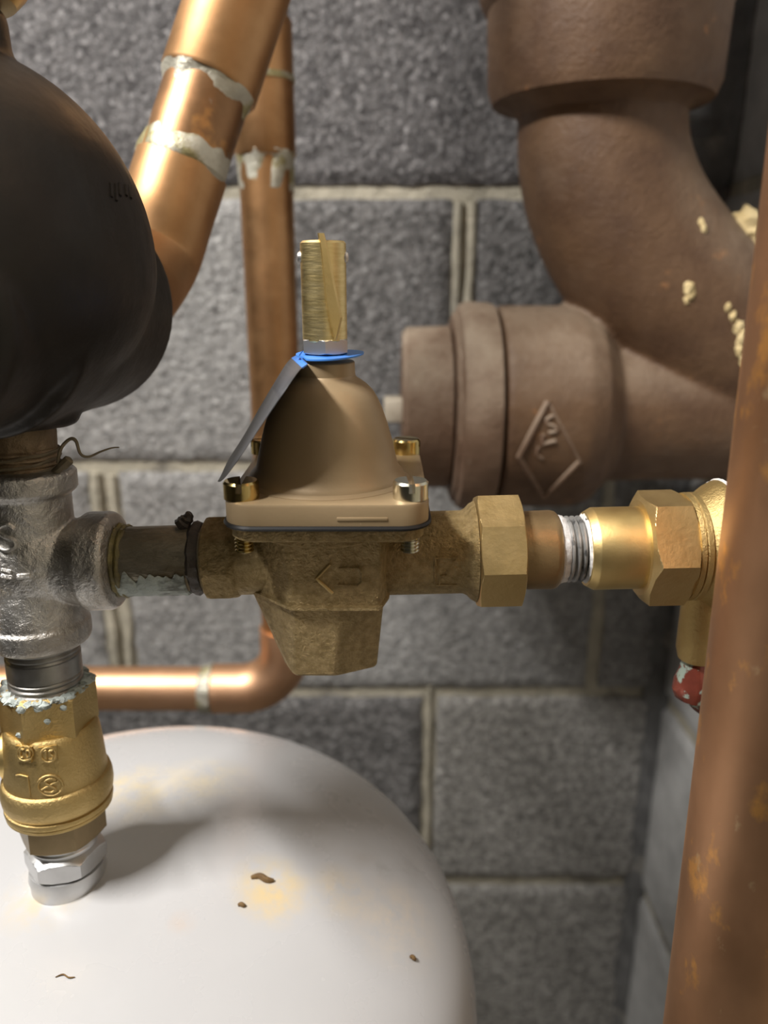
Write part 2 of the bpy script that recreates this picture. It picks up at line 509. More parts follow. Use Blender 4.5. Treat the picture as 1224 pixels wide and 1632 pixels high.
G = 5.0
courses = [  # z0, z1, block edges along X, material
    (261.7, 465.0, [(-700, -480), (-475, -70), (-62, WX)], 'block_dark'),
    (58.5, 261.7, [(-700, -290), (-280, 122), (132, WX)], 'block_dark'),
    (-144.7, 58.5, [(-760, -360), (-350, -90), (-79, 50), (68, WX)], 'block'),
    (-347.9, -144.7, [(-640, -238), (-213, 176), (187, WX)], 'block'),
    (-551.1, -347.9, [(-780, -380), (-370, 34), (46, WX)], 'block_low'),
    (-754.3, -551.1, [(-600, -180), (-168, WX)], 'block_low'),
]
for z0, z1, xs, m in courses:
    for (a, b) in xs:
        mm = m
        if (z0 == -144.7 and a > -100) or (z0 == -551.1 and a == -370): mm = 'block_shade'  # darker blocks; beside the riser a shadow is put into their colour
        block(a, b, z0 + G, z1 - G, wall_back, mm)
for z0, z1, ys in [(261.7, 465, [(230, 590)]), (58.5, 261.7, [(30, 420), (430, 590)]), (-144.7, 58.5, [(230, 590)]), (-347.9, -144.7, [(30, 420), (430, 590)]),
                   (-551.1, -347.9, [(190, 590)]), (-754.3, -551.1, [(30, 420), (430, 590)])]:
    for a, b in ys: block(a, b, z0 + G, z1 - G, wall_right, 'block_side', 'right', 0.4)

# mortar pushed into the inner corner, uneven along its height
mb = MB()
rs = []
for k in range(0, 121):
    z = 480 - k * 10.5
    c = 13 + 5 * noise.noise(Vector((0, 0, z * 0.012))) + 3 * noise.noise(Vector((4, 0, z * 0.04))) + (14 if z > 60 else 0)
    ring = [Vector((WX + 6, WY + 6, z + EYE)), Vector((WX - c, WY + 6, z + EYE))]
    for i in range(7):
        a = PI / 2 * i / 6
        ring.append(Vector((WX - c + c * math.sin(a) * 0.95, WY - c + c * math.cos(a) * 0.95 + 1.2, z + EYE)))
    ring.append(Vector((WX + 6, WY - c, z + EYE)))
    rs.append(ring)
mb.rings(rs)
mb.build('corner_mortar', 'corner', wall_back)
# smears and ridges of mortar squeezed out of the two wide head joints
for (x, z0, z1, w, seed) in [(-231, -338, -150, 5, 1), (-218, -335, -152, 4, 2), (54, -138, 52, 4, 3), (64, -138, 52, 4.5, 4), (40, -342, -560, 3, 5)]:
    pts = [Vector((x + 3 * noise.noise(Vector((seed * 7, 0, z * 0.02))), WY + 3.2, z + EYE)) for z in [z0 + (z1 - z0) * k / 20 for k in range(21)]]
    MB().sweep(pts, [w * (0.8 + 0.5 * noise.noise(p * 0.04)) for p in pts], 10).build('mortar_ridge', 'mortar', wall_back)

# ================================================================== CAST IRON DRAIN
IY = 480.0
ctr = at(700, 650, IY); run_z = ctr.z
hub_x = at(962, 90, IY).x
drain = thing('drain_fitting', (150, IY, run_z - 46), 'rust brown cast-iron drain bend with wide hub, against the block wall', 'drain pipe')
mb = MB()
path = [at(957, 110, IY), at(957, 190, IY), at(962, 270, IY), at(988, 350, IY), at(1034, 425, IY), at(1095, 495, IY), at(1160, 555, IY), at(1225, 600, IY)]
cp = crv(path, 8)
rr = [45 + 6 * min(1, i / 36) for i in range(len(cp))]
cp = [Vector((min(p.x, 232), p.y, p.z)) for p in cp]
mb.sweep(cp, rr, 48)
mb.lathe((hub_x + 8, IY, run_z), (1, 0, 0), [(0, 45), (106 if hub_x < 130 else 100, 45)], 48)
# side hub towards the cleanout
hx0, hx1 = at(785, 650, IY).x, at(940, 650, IY).x
mb.lathe((hx0, IY, run_z), (1, 0, 0), [(0, 55), (0, 60), (2, 62), (hx1 - hx0 - 14, 62), (hx1 - hx0 - 3, 58), (hx1 - hx0 + 8, 46), (hx1 - hx0 + 40, 45)], 56)
body = mb.build('body', 'iron', drain, union=1.6, smooth=5)
dbv = mb.bvh()
# top hub
ztop = at(957, 8, IY).z; zsh = at(957, 160, IY).z; zend = at(957, 190, IY).z
mb = MB().lathe((hub_x, IY, zend), (0, 0, 1), [(-6, 44), (0, 45), (6, 52), (zsh - zend - 2, 60), (zsh - zend + 6, 63), (ztop - zend - 3, 64.5), (ztop - zend, 67), (ztop - zend + 4, 69),
        (ztop - zend + 12, 69), (ztop - zend + 15, 66), (ztop - zend + 19, 68), (ztop - zend + 30, 68), (ztop - zend + 33, 50)], 72, wob=0.7, ws=0.06)
mb.build('hub', 'iron', drain)
# cast mark: a lozenge with letters
hb = MB().lathe((hx0, IY, run_z), (1, 0, 0), [(0, 62), (hx1 - hx0, 62)], 96).bvh()
mb = MB()
for seg, r in [([(873, 640), (827, 728)], 1.7), ([(827, 728), (866, 793)], 1.4), ([(866, 793), (924, 735)], 1.4), ([(924, 735), (873, 640)], 0.8)]:
    stroke(mb, hb, seg, r, 0.2)
stroke(mb, hb, [(882, 663), (872, 668), (873, 676), (883, 680), (887, 687), (874, 690)], 1.1, 0.1, True)
stroke(mb, hb, [(866, 692), (864, 708), (886, 703)], 1.2, 0.1)
stroke(mb, hb, [(858, 712), (856, 724), (864, 731)], 1.0, 0.1, True)
mb.build('cast_mark', 'iron_dusty', drain, label='raised lozenge mark with letters')
# crusty deposits along the right of the bend
mb = MB()
for px, py, r in [(1098, 460, 4), (1101, 470, 3), (1094, 478, 2.2), (1178, 520, 4), (1184, 540, 5.5), (1180, 556, 4), (1168, 505, 3), (1160, 490, 2.6), (1186, 572, 4), (1117, 355, 2.5), (1121, 365, 2.6)]:
    p, n = hit(dbv, px, py)
    if p is not None: MB().blob(p, r, 2, 0.6, scale=(0.7, 0.5, 1)).build('crust', 'crust', drain)
o = thing('drain_stack', (hub_x, IY, ztop + 33), 'rust brown iron stack pipe dropping into the wide hub at the top of the frame', 'drain pipe')
MB().lathe((hub_x, IY, ztop + 33), (0, 0, 1), [(0, 44), (2400 - ztop - 33, 44)], 48).build('pipe', 'iron', o)

# cleanout: retaining ring in front of the hub, plug and its square head
rx0, rx1 = at(722, 650, IY).x, hx0 - 0.5
clean = thing('cleanout_plug', (rx0, IY, run_z), 'dusty round cleanout plug with square head, screwed into the side of the iron drain', 'plug')
MB().lathe((rx0, IY, run_z), (1, 0, 0), [(0, 48), (0, 58), (2, 62), (6, 64), (rx1 - rx0 - 6, 64), (rx1 - rx0 - 2, 63), (rx1 - rx0, 58), (rx1 - rx0 + 0.4, 50)], 72, wob=0.8, ws=0.05).build('collar', 'iron_dusty', clean)
px0 = at(640, 650, IY).x
MB().lathe((px0, IY, run_z), (1, 0, 0), [(0, 0), (0, 46), (3, 49.5), (rx0 - px0 - 4, 50), (rx0 - px0 - 2, 47), (rx0 - px0 + 3, 47)], 64, wob=0.6, ws=0.06).build('plug_cap', 'iron_dusty', clean)
MB().box((px0 - 11, IY - 14, run_z - 7), (px0 + 1, IY + 6, run_z + 7), 1.5).build('square_head', 'pale_nut', clean, label='pale square head')
mb = MB()
mb.lathe((rx0 - 1.0, IY, run_z), (1, 0, 0), [(-1, 48), (-1.5, 54), (0, 57.5), (3, 58.5), (4, 56)], 64, wob=2.0, ws=0.12)
mb.build('rust_seam', 'iron_dusty', clean)

mb = MB().blob(at(1192, 372, 462), 11, 3, 0.5, scale=(1.0, 0.8, 1.1)).blob(at(1172, 352, 465), 5, 2, 0.5).blob(at(1171, 410, 455), 4, 2, 0.5).blob(at(1205, 400, 460), 7, 2, 0.5)
tag(mb.build('foam_lump', 'crust'), 'yellow lump of hardened foam stuck behind the iron bend', 'foam')

# ================================================================== COPPER LINES
RY = 444.0
pz = at(200, 1097, RY).z
rx = at(429, 400, RY).x
rr_ = 14.2
o = thing('copper_riser', (rx, RY, pz - rr_), 'thin copper riser with bottom elbow turning left, close to the block wall', 'pipe')
bend = 30
pts = [Vector((rx, RY, 2400)), Vector((rx, RY, pz + bend))]
arc = [Vector((rx - bend + bend * math.cos(a), RY, pz + bend - bend * math.sin(a))) for a in [PI / 2 * k / 10 for k in range(11)]]
zc0, zc1 = at(425, 250, RY).z, at(430, 30, RY).z
MB().sweep([pts[0], Vector((rx, RY, zc1 - 2))], rr_, 40).build('pipe', 'copper', o)
MB().sweep([Vector((rx, RY, zc0 + 2)), Vector((rx, RY, pz + bend + 14))], rr_, 40).build('pipe', 'copper', o)
xl = at(342, 1097, RY).x
MB().sweep([Vector((xl + 6, RY, pz)), Vector((-900, RY, pz))], rr_, 40).build('pipe', 'copper_clean', o, label='bright horizontal copper pipe')
ar = [arc[0] + Vector((0, 0, 14))] + arc + [Vector((xl, RY, pz))]
MB().sweep(ar, [rr_ + 1.7] * len(ar), 40).build('elbow', 'copper_clean', o)
MB().lathe((rx, RY, zc0), (0, 0, 1), [(0, rr_), (0, rr_ + 1.2), (1.5, rr_ + 2), (zc1 - zc0 - 1.5, rr_ + 2), (zc1 - zc0, rr_ + 1.2), (zc1 - zc0, rr_)], 48).build('coupling', 'copper', o)
mb = MB().lathe((xl - 1, RY, pz), (-1, 0, 0), [(-1, rr_ + 1), (0, rr_ + 2), (3, rr_ + 1.6), (7, rr_ + 0.6), (8, rr_ - 0.2)], 48, wob=1.2, ws=0.25)
mb.build('solder_joint', 'solder', o)
mb = MB().lathe((rx, RY, zc0 + 2), (0, 0, -1), [(-1, rr_ + 1), (0, rr_ + 2.1), (3, rr_ + 0.9), (10, rr_ + 0.25), (18, rr_ - 0.1), (20, rr_ - 0.7)], 64, wob=2.2, ws=0.16)
mb.build('solder_joint', 'solder', o)
zr = at(440, 132, RY).z
mb = MB().lathe((rx, RY, zr), (0, 0, 1), [(0, rr_), (0, rr_ + 2.6), (3, rr_ + 2.6), (3, rr_)], 48, wob=0.6, ws=0.3)
mb.build('solder_joint', 'solder', o)

o = thing('copper_offset', at(262, 460, 318), 'thick diagonal copper pipe with soldered coupling, rising behind the black air separator', 'pipe')
q0, q1 = at(290, 268, 345), at(383, -15, 366)
dv = (q1 - q0).normalized()
R1 = 17.6
back = Vector((at(0, 493, 228).x + 0, 0, 0))
elb = crv([Vector((-104, 288, at(0, 493, 228).z)), Vector((-101, 305, at(0, 493, 228).z + 1)), q0 - dv * 40, q0 - dv * 18, q0], 8)
MB().sweep(elb, R1 + 1.2, 40).build('elbow', 'copper', o)
qc = at(334, 142, 355)
tq = (qc - q0).dot(dv)
MB().sweep([q0 + dv * -4, q0 + dv * (tq + 4)], R1, 40).build('pipe', 'copper_brown', o, label='heat-browned middle length of copper')
MB().lathe(q0, dv, [(tq, R1), (tq, R1 + 1.6), (tq + 1.5, R1 + 2.4), (tq + 120, R1 + 2.4)], 48).build('coupling', 'copper', o)
end = q0 + dv * (tq + 110)
up = crv([end - dv * 4, end + dv * 40, end + dv * 70 + Vector((0, 0, 20)), Vector((end.x + dv.x * 80, end.y + dv.y * 80, end.z + 200)), Vector((end.x + dv.x * 80, end.y + dv.y * 80, 2400))], 6)
MB().sweep(up, R1, 32).build('pipe', 'copper', o)
mb = MB().lathe(q0, dv, [(-2, R1 + 0.6), (0, R1 + 1.3), (3, R1 + 0.8), (8, R1 - 0.1), (11, R1 - 0.8)], 64, wob=2.0, ws=0.13)
mb.build('solder_joint', 'solder', o)
mb = MB().lathe(q0, dv, [(tq - 8, R1 - 0.9), (tq - 4, R1 - 0.1), (tq - 1.5, R1 + 0.8), (tq + 0.5, R1 + 1.6), (tq + 1, R1)], 64, wob=1.8, ws=0.13)
mb.build('solder_joint', 'solder', o)

CY = 176.0
a, b = at(1366, 330, CY), at(1172, 1600, CY)
rF = 0.5 * 204 * mmpp(1167, 1600, CY)
d = (b - a).normalized()
lo = b + d * ((0 - b.z) / d.z)
hi = a - d * ((2400 - a.z) / -d.z) if d.z < 0 else a
o = thing('copper_downpipe', lo, 'thick brown spotted copper pipe standing closest to the camera, right edge', 'pipe')
MB().sweep([lo, hi], rF, 64).build('pipe', 'copper_dull', o)

# ================================================================== AIR SEPARATOR (black) AND VENT
PT, PB = at(32, 720, 229), at(110, 1400, 221.5)
PD = (PB - PT).normalized()                       # down the hanging pipe line


def pt(py):
    """distance down the hanging axis of the picture row py"""
    k = (py - 720) / 680
    p = at(32 + 78 * k, py, 229 - 7.5 * k)
    return (p - PT).dot(PD)


def pr(px, py):
    k = (py - 720) / 680
    return px * mmpp(32 + 78 * k, py, 229 - 7.5 * k)


sx = at(27, 650, 228).x - 4
sep_z = at(0, 493, 228).z
sep = thing('air_separator', PT + PD * pt(678), 'bulbous black cast-iron air separator hanging over the grey tee', 'air separator')
mb = MB()
cz = EYE + 4


def egg(rx_, ry_, rzt, rzb, c):
    bm = bmesh.new(); bmesh.ops.create_uvsphere(bm, u_segments=48, v_segments=32, radius=1)
    for v in bm.verts:
        v.co = Vector((c[0] + v.co.x * rx_, c[1] + v.co.y * ry_, c[2] + v.co.z * (rzt if v.co.z > 0 else rzb)))
    mb.frombm(bm)


egg(46, 62, 54, 44, (sx, 228, cz))
mb.lathe((sx + 3, 205, sep_z), (0, 1, 0), [(0, 34), (58, 36), (72, 37), (76, 35), (78, 24)], 48)
mb.lathe((sx, 176, sep_z), (0, 1, 0), [(0, 22), (0, 27), (3, 30), (40, 32)], 48)
mb.lathe(PT, PD, [(pt(560), 17), (pt(640), 18.5), (pt(672), 18), (pt(679), 16.5)], 40)
mb.lathe((sx, 228, cz + 40), (0, 0, 1), [(0, 15), (21, 14.5), (23, 13.5)], 40)
mb.build('body', 'black_iron', sep, union=1.2, smooth=8)
sbv = mb.bvh()
MB().lathe((sx, 175.4, sep_z), (0, 1, 0), [(0, 0), (0, 17), (0.4, 17.5), (3, 17.5)], 40).build('port_plug', 'zinc_dull', sep, label='grey plug in the near port')
mb = MB()
for x in (176, 184, 190, 200, 207):
    stroke(mb, sbv, [(x, 292 + (x % 7)), (x + 1, 312 + (x % 5) * 2)], 0.5, 0.0)
mb.build('cast_mark', 'black_iron', sep)
o = thing('air_vent', (sx, 228, cz + 62), 'brass automatic air vent screwed on top of the black separator', 'air vent')
MB().lathe((sx, 228, cz + 60), (0, 0, 1), [(0, 11), (3, 12), (4, 17), (7, 20), (12, 21.5), (50, 21.5), (54, 19), (56, 8)], 48).build('body', 'brass_dull', o)
MB().lathe((sx, 228, cz + 115), (0, 0, 1), [(0, 5), (8, 5), (9, 4)], 24).build('cap', 'brass_dull', o)

# ================================================================== NIPPLE, TEE, BALL VALVE (the hanging line)
o = thing('pipe_nipple', PT + PD * pt(760), 'short rusty brown nipple wrapped in fibre between black separator and grey tee', 'pipe nipple')
r = pr(56, 720)
MB().lathe(PT, PD, [(pt(672), r * 0.9), (pt(676), r)] + [(pt(690), r), (pt(712), r)] + thread(pt(714), pt(752), r * 1.03, 1.8, 0.5) + [(pt(770), r * 0.9)], 56, wob=0.5, ws=0.3).build('pipe', 'rust_pipe', o)
mb = MB()
for k in range(5):
    y0 = 722 + k * 9
    ring = []
    for i in range(40):
        aa = 2 * PI * i / 39
        e1 = Vector((0, -1, 0)); e2 = PD.cross(e1)
        ring.append(PT + PD * (pt(y0) + 0.9 * math.sin(aa + k) + 0.6 * noise.noise(Vector((i * 0.3, k, 0)))) + (e1 * math.cos(aa) + e2 * math.sin(aa)) * (r + 0.5 + 0.3 * noise.noise(Vector((i * 0.5, k, 3)))))
    mb.sweep(ring, 0.5, 6)
mb.sweep(crv([at(88, 752, 224), at(100, 742, 222), at(112, 731, 222)], 5), [1.2] * 5 + [1.5] * 5 + [0.9], 8)
mb.sweep(crv([at(92, 738, 222), at(97, 715, 222), at(111, 700, 222), at(121, 703, 222), at(128, 723, 223), at(141, 728, 224), at(160, 720, 225), at(178, 714, 227), at(190, 713, 228)], 6),
         [0.55] * 18 + [0.5 - 0.33 * i / 30 for i in range(31)], 6)
mb.build('fibre_strand', 'fibre', o)

# in-line axis of the regulator, nearly level
VY = 228.0
OL = at(255, 891, VY); OR_ = at(910, 875, VY)
EX = (OR_ - OL).normalized()


def vt(px):
    return (at(px, 891 - 16 / 655 * (px - 255), VY) - OL).dot(EX)


def vr(h, px=500):
    return h * mmpp(px, 885, VY)


CAMREF = -ray(500, 885)
tee = thing('pipe_tee', PT + PD * pt(1030), 'grey galvanised cast tee on the hanging line, left of the regulator', 'pipe tee')
mb = MB()
R79 = pr(79, 900)
mb.lathe(PT, PD, [(pt(745), R79 * 0.80), (pt(747), R79 * 0.93), (pt(752), R79), (pt(778), R79), (pt(783), R79 * 0.94), (pt(787), R79 * 0.86), (pt(860), R79 * 0.86), (pt(925), R79 * 0.88),
                  (pt(955), R79 * 0.90), (pt(985), R79 * 0.94), (pt(990), R79 * 1.0), (pt(1010), R79 * 1.0), (pt(1018), R79 * 0.97), (pt(1024), R79 * 0.84)], 64)
tx0 = (PT + PD * pt(893) - OL).dot(EX)
mb.lathe(OL, EX, [(tx0 - 2, R79 * 0.84), (vt(115), R79 * 0.85), (vt(128), R79 * 0.88), (vt(138), R79 * 0.93), (vt(145), R79), (vt(180), R79), (vt(187), R79 * 0.95), (vt(193), R79 * 0.78)], 64)
egg_c = PT + PD * pt(893)
bm = bmesh.new(); bmesh.ops.create_uvsphere(bm, u_segments=40, v_segments=24, radius=1)
for v in bm.verts: v.co = egg_c + Vector((v.co.x * R79 * 1.12, v.co.y * R79 * 0.97, v.co.z * R79 * 1.2))
mb.frombm(bm)
tb = mb.build('body', 'galv', tee, union=0.45, smooth=5)
tbv = mb.bvh()
mb = MB()
stroke(mb, tbv, [(23, 843), (12, 836), (0, 840), (-4, 848), (8, 855), (22, 861), (24, 871), (10, 877), (-4, 872)], 0.75, 0.1, True)
stroke(mb, tbv, [(28, 919), (48, 917)], 0.9, 0.1)
stroke(mb, tbv, [(3, 918), (20, 920)], 0.8, 0.0)
stroke(mb, tbv, [(3, 908), (18, 911)], 0.6, 0.0)
mb.build('cast_mark', 'galv', tee, label='raised letter S and dashes')

zn = thing('pipe_nipple', PT + PD * pt(1110), 'short dull zinc nipple between the grey tee and the brass ball valve', 'pipe nipple')
r = pr(56, 1080)
MB().lathe(PT, PD, [(pt(1012), r * 0.95)] + thread(pt(1022), pt(1040), r, 1.8, 0.45) + [(pt(1041), r), (pt(1070), r)] + thread(pt(1071), pt(1096), r, 1.8, 0.5) + [(pt(1100), r * 0.9)], 64).build('pipe', 'zinc_dull', zn)

bv = thing('ball_valve', PT + PD * pt(1330), 'brass ball valve with round cast marks, standing above the white tank', 'valve')
mb = MB()
mb.lathe(PT, PD, hexs(pt(1090), pt(1153), pr(72.5, 1120), 6, 0.92, 0, 0.5, pr(54, 1100)), 96, a0=math.radians(-52))
mb.lathe(PT, PD, [(pt(y_), pr(w_, y_)) for y_, w_ in [(1148, 58), (1149, 66), (1153, 69.5), (1159, 71), (1168, 72.5), (1190, 74.5), (1212, 76), (1226, 76.5), (1228.5, 77), (1230, 80), (1232, 81.5), (1240, 83.5), (1250, 84), (1259, 82.5), (1265, 79.5), (1266.2, 77.5), (1267.5, 77.5), (1268.5, 80.5), (1272, 81.2), (1275.5, 80.5), (1276.5, 78.5), (1277.5, 79.5), (1281, 79.2), (1282.5, 77.5), (1284, 70), (1286, 50)]], 96)
mb.build('body', 'brass_cast', bv)
bbv = mb.bvh()
MB().lathe(PT, PD, hexs(pt(1282), pt(1327), pr(67, 1310), 6, 0, 0.93, 0.5, pr(40, 1290), pr(46, 1326)), 96, a0=math.radians(-38)).build('end_piece', 'brass_brown', bv, label='brown hexagonal end piece')
# stem boss pointing left
sb = PT + PD * pt(1195)
MB().lathe(sb, (-1, -0.12, 0), [(6, 8.6), (15.2, 8.6), (16, 7.5), (17.5, 6.4), (21, 6.4)], 40).build('stem_boss', 'brass', bv)
MB().box((sb.x - 27, sb.y - 9, sb.z - 3), (sb.x - 21, sb.y + 9, sb.z + 40), 1).build('handle', 'brass_dull', bv)
# cast pads and letters on the front
mb = MB()
for cx in (39, 77):
    p, n = hit(bbv, cx, 1201)
    e1 = PD.cross(n).normalized(); e2 = n.cross(e1)
    hw, hh = 2.7, 2.5
    quad = [p - n * 1.5 + e1 * s1 * hw + e2 * s2 * hh for s1, s2 in ((-1, -1), (1, -1), (1, 1), (-1, 1))]
    mb.prism(quad, n * 2.3)
pads = mb
mb.build('cast_pad', 'brass_cast', bv)
pbv = pads.bvh()
mb = MB()
for cx, cy in ((40, 1201), (77, 1203)):
    stroke(mb, pbv, circ(cx, cy, 12, 11.5), 0.35, 0.05, n=1)
stroke(mb, pbv, [(38, 1195), (34, 1194), (32, 1201), (34, 1207), (38, 1206)], 0.4, 0.1, True)
stroke(mb, pbv, circ(45, 1201, 3, 5.5, 10), 0.4, 0.1, n=1)
stroke(mb, pbv, [(70, 1198), (73, 1195), (73, 1210)], 0.4, 0.1)
stroke(mb, pbv, [(84, 1196), (79, 1197), (80, 1202), (84, 1205), (83, 1210), (78, 1209)], 0.4, 0.1, True)
stroke(mb, bbv, circ(80, 1252, 20, 16), 0.42, 0.05, n=1)
stroke(mb, bbv, [(89, 1243), (80, 1241), (72, 1246), (80, 1252), (88, 1257), (82, 1263), (70, 1261)], 0.42, 0.1, True)
stroke(mb, bbv, [(66, 1259), (93, 1244)], 0.35, 0.1)
stroke(mb, bbv, [(26, 1236), (32, 1235), (44, 1238), (46, 1252), (48, 1268)], 0.3, 0.05)
mb.build('cast_mark', 'brass_cast', bv, label='raised round marks and letters')
# dope squeezed over the top
mb = MB()
for k in range(34):
    aa = 2 * PI * k / 34
    e1 = Vector((0, -1, 0)); e2 = PD.cross(e1)
    rd = pr(60 + 9 * noise.noise(Vector((k * 1.3, 0, 0))), 1100)
    mb.blob(PT + PD * (pt(1092) + 1.4 * noise.noise(Vector((k * 0.7, 5, 0)))) + (e1 * math.cos(aa) + e2 * math.sin(aa)) * rd, 1.5 + 0.9 * noise.noise(Vector((k * 0.9, 2, 2))), 2, 0.9, scale=(1.3, 1.3, 0.75))
for cx, cy, rr2 in ((31, 1172, 1.3), (75, 1150, 1.2), (33, 1132, 1.6), (60, 1130, 1.5), (100, 1128, 1.3)):
    p, n = hit(bbv, cx, cy)
    if p is not None: mb.blob(p, rr2, 2, 0.4, scale=(1, 0.4, 0.8))
mb.build('thread_dope', 'residue', bv)

bush = thing('bushing', PT + PD * pt(1397), 'shiny zinc hexagon bushing seated on top of the white tank', 'pipe bushing')
mb = MB().lathe(PT, PD, [(pt(1322), pr(44, 1330))] + thread(pt(1326), pt(1338), pr(52, 1330), 1.6, 0.5) + hexs(pt(1340), pt(1376), pr(62, 1360), 6, 0.84, 0.84, 0.62, pr(50, 1340), pr(40, 1376)), 96, a0=math.radians(18))
mb.lathe(PT, PD, [(pt(1374), pr(40, 1374)), (pt(1374), pr(56, 1374)), (pt(1386), pr(58, 1390)), (pt(1394), pr(56, 1394)), (pt(1402), pr(56, 1400))], 64)
mb.build('body', 'zinc', bush)

# ================================================================== EXPANSION TANK
TZ = (PT + PD * pt(1394)).z - 0.5
TC = Vector(((PT + PD * pt(1394)).x, (PT + PD * pt(1394)).y, TZ))
Rk, hk, tkx, tky, p_, q_ = 141.5, 66.0, -0.0625, -0.0687, 2.12, 2.44
st = []
for i in range(61):
    rad = Rk * math.sin(PI / 2 * i / 60)
    st.append((hk * (1 - max(0.0, 1 - (rad / Rk) ** p_) ** (1 / q_)), rad))
st += [(hk + 60, Rk), (hk + 150, Rk), (hk + 180, Rk * 0.93), (hk + 205, Rk * 0.7), (hk + 215, 0.1)]
TD = Vector((-tkx, -tky, -1)).normalized()
tank_spots = []
mbt = MB().lathe(TC, TD, st[0:1] and st, 160)
tkbv = mbt.bvh()
org = TC.copy()
for px, py, rad, c, s_ in [(235, 1262, 26, (0.66, 0.55, 0.34), 0.55), (330, 1240, 22, (0.68, 0.58, 0.38), 0.5), (190, 1250, 16, (0.66, 0.54, 0.3), 0.6), (430, 1410, 16, (0.58, 0.45, 0.22), 0.75),
                            (440, 1430, 14, (0.66, 0.5, 0.25), 0.6), (540, 1420, 14, (0.66, 0.52, 0.3), 0.45), (630, 1465, 22, (0.66, 0.55, 0.40), 0.45), (75, 1425, 18, (0.6, 0.45, 0.22), 0.6),
                            (500, 1330, 11, (0.36, 0.34, 0.32), 0.6), (575, 1362, 9, (0.40, 0.38, 0.36), 0.6), (612, 1388, 5, (0.28, 0.27, 0.26), 0.8), (650, 1385, 10, (0.34, 0.33, 0.32), 0.6), (290, 1470, 6, (0.5, 0.42, 0.36), 0.6)]:
    p, n = hit(tkbv, px, py)
    if p is not None: tank_spots.append((((p - org) / 1000)[:], rad / 1000, c, s_))
M['tank'] = mat('white enamel', (0.47, 0.47, 0.475), (0.45, 0.45, 0.455), rough=0.22, r2=0.32, ns=12, c4=(0.16, 0.13, 0.11), s4=260, lo4=0.785, hi4=0.80, spots=tank_spots)
tank = mbt.build('expansion_tank', 'tank', origin=org, ang=40)
tag(tank, 'big white enamelled expansion tank with rust stains under the brass ball valve', 'tank')
for i, (px, py, ln, an, lab) in enumerate([(418, 1402, 8, 25, 'curled brown flake of rust lying on the white tank'), (657, 1528, 2.2, 40, 'tiny dark speck of grit near the right rim of the white tank'),
                                           (104, 1558, 6, 5, 'thin dark hair curled on the front of the white tank'), (385, 1444, 2.5, -30, 'tiny dark crumb in the middle of the white tank')]):
    p, n = hit(tkbv, px, py)
    e = Vector((math.cos(math.radians(an)), 0, -math.sin(math.radians(an)))); e = (e - n * e.dot(n)).normalized()
    f = n.cross(e)
    pts = crv([p - e * ln / 2 + n * 0.25, p - e * ln * 0.15 + f * ln * 0.12 + n * 0.5, p + e * ln * 0.2 - f * ln * 0.05 + n * 0.6, p + e * ln / 2 + n * 0.3], 4)
    w = 0.9 if i == 0 else (0.18 if i == 2 else 0.6)
    oo = MB().sweep(pts, [w * (0.5 + 0.8 * math.sin(PI * (k + 1) / 14)) for k in range(13)], 8).build(['rust_flake', 'grit_speck', 'hair', 'crumb'][i], 'flake')
    tag(oo, lab, 'debris')

# ================================================================== NIPPLE LEFT OF THE REGULATOR
nip = thing('pipe_nipple', OL + EX * vt(262) + Vector((0, 0, -10)), 'grimy galvanised nipple streaked with pale dope, from tee to regulator', 'pipe nipple')
r = vr(53.5)
mb = MB().lathe(OL, EX, [(vt(186), r * 0.9), (vt(188), r)] + [(vt(210), r), (vt(318), r), (vt(330), r * 0.95)], 64, wob=0.35, ws=0.2)
mb.build('pipe', 'galv_pipe', nip)
mb = MB().lathe(OL, EX, [(vt(180), r), (vt(181), r * 1.12)] + thread(vt(182), vt(200), r * 1.10, 1.7, 0.5) + [(vt(206), r * 1.03), (vt(209), r * 0.98)], 64, wob=0.9, ws=0.35)
mb.build('thread_dope', 'residue_yellow', nip, label='yellowed thread dope')
# pale residue that ran along the underside
nb = MB().lathe(OL, EX, [(vt(190), r), (vt(320), r)], 64)
mb = MB()
e1 = (CAMREF - EX * CAMREF.dot(EX)).normalized(); e2 = EX.cross(e1)
rs = []
for i in range(40):
    x = vt(196) + (vt(305) - vt(196)) * i / 39
    a_lo = math.radians(30 + 26 * noise.noise(Vector((i * 0.21, 1, 0)))); a_hi = math.radians(100)
    ring_o, ring_i = [], []
    for k in range(9):
        aa = a_lo + (a_hi - a_lo) * k / 8
        dd = e1 * math.cos(aa) + e2 * math.sin(aa)
        th = (0.5 + 0.45 * noise.noise(Vector((x * 0.5, k * 0.8, 0)))) * (1 if 0 < k < 8 else 0.1) * (1 if 0 < i < 39 else 0.1)
        ring_o.append(OL + EX * x + dd * (r + 0.45 + th))
        ring_i.append(OL + EX * x + dd * (r - 0.4))
    rs.append(ring_o + ring_i[::-1])
mb.rings(rs)
mb.build('residue', 'residue', nip, label='pale blue-grey dope along the underside')
mb = MB().lathe(OL, EX, [(vt(307), r * 0.95), (vt(309), r * 1.04), (vt(313), r * 1.10), (vt(319), r * 1.09), (vt(326), r * 1.02)], 64, wob=1.2, ws=0.4)
tp = at(296, 832, VY)
mb.sweep(crv([at(288, 838, VY), at(296, 830, VY), at(300, 822, VY), at(298, 815, VY)], 4), [2.6] * 4 + [2.0] * 3 + [1.6] * 3 + [1.0, 0.6, 0.2], 8, wob=0.6, ws=0.8)
mb.build('seal_ring', 'seal_black', nip, label='ragged dark sealing wrap')

# ================================================================== PRESSURE REGULATOR
AX = at(525, 883, VY).x
reg = thing('pressure_regulator', (AX, VY, at(525, 1075, VY - 13).z), 'bronze bell-topped pressure reducing valve in the middle of the pipe line', 'valve')


def zf(py, Y):
    return at(525, py, Y).z


PX = AX + 1.3


BK = 14.0             # the square end of the casting runs deeper towards the wall


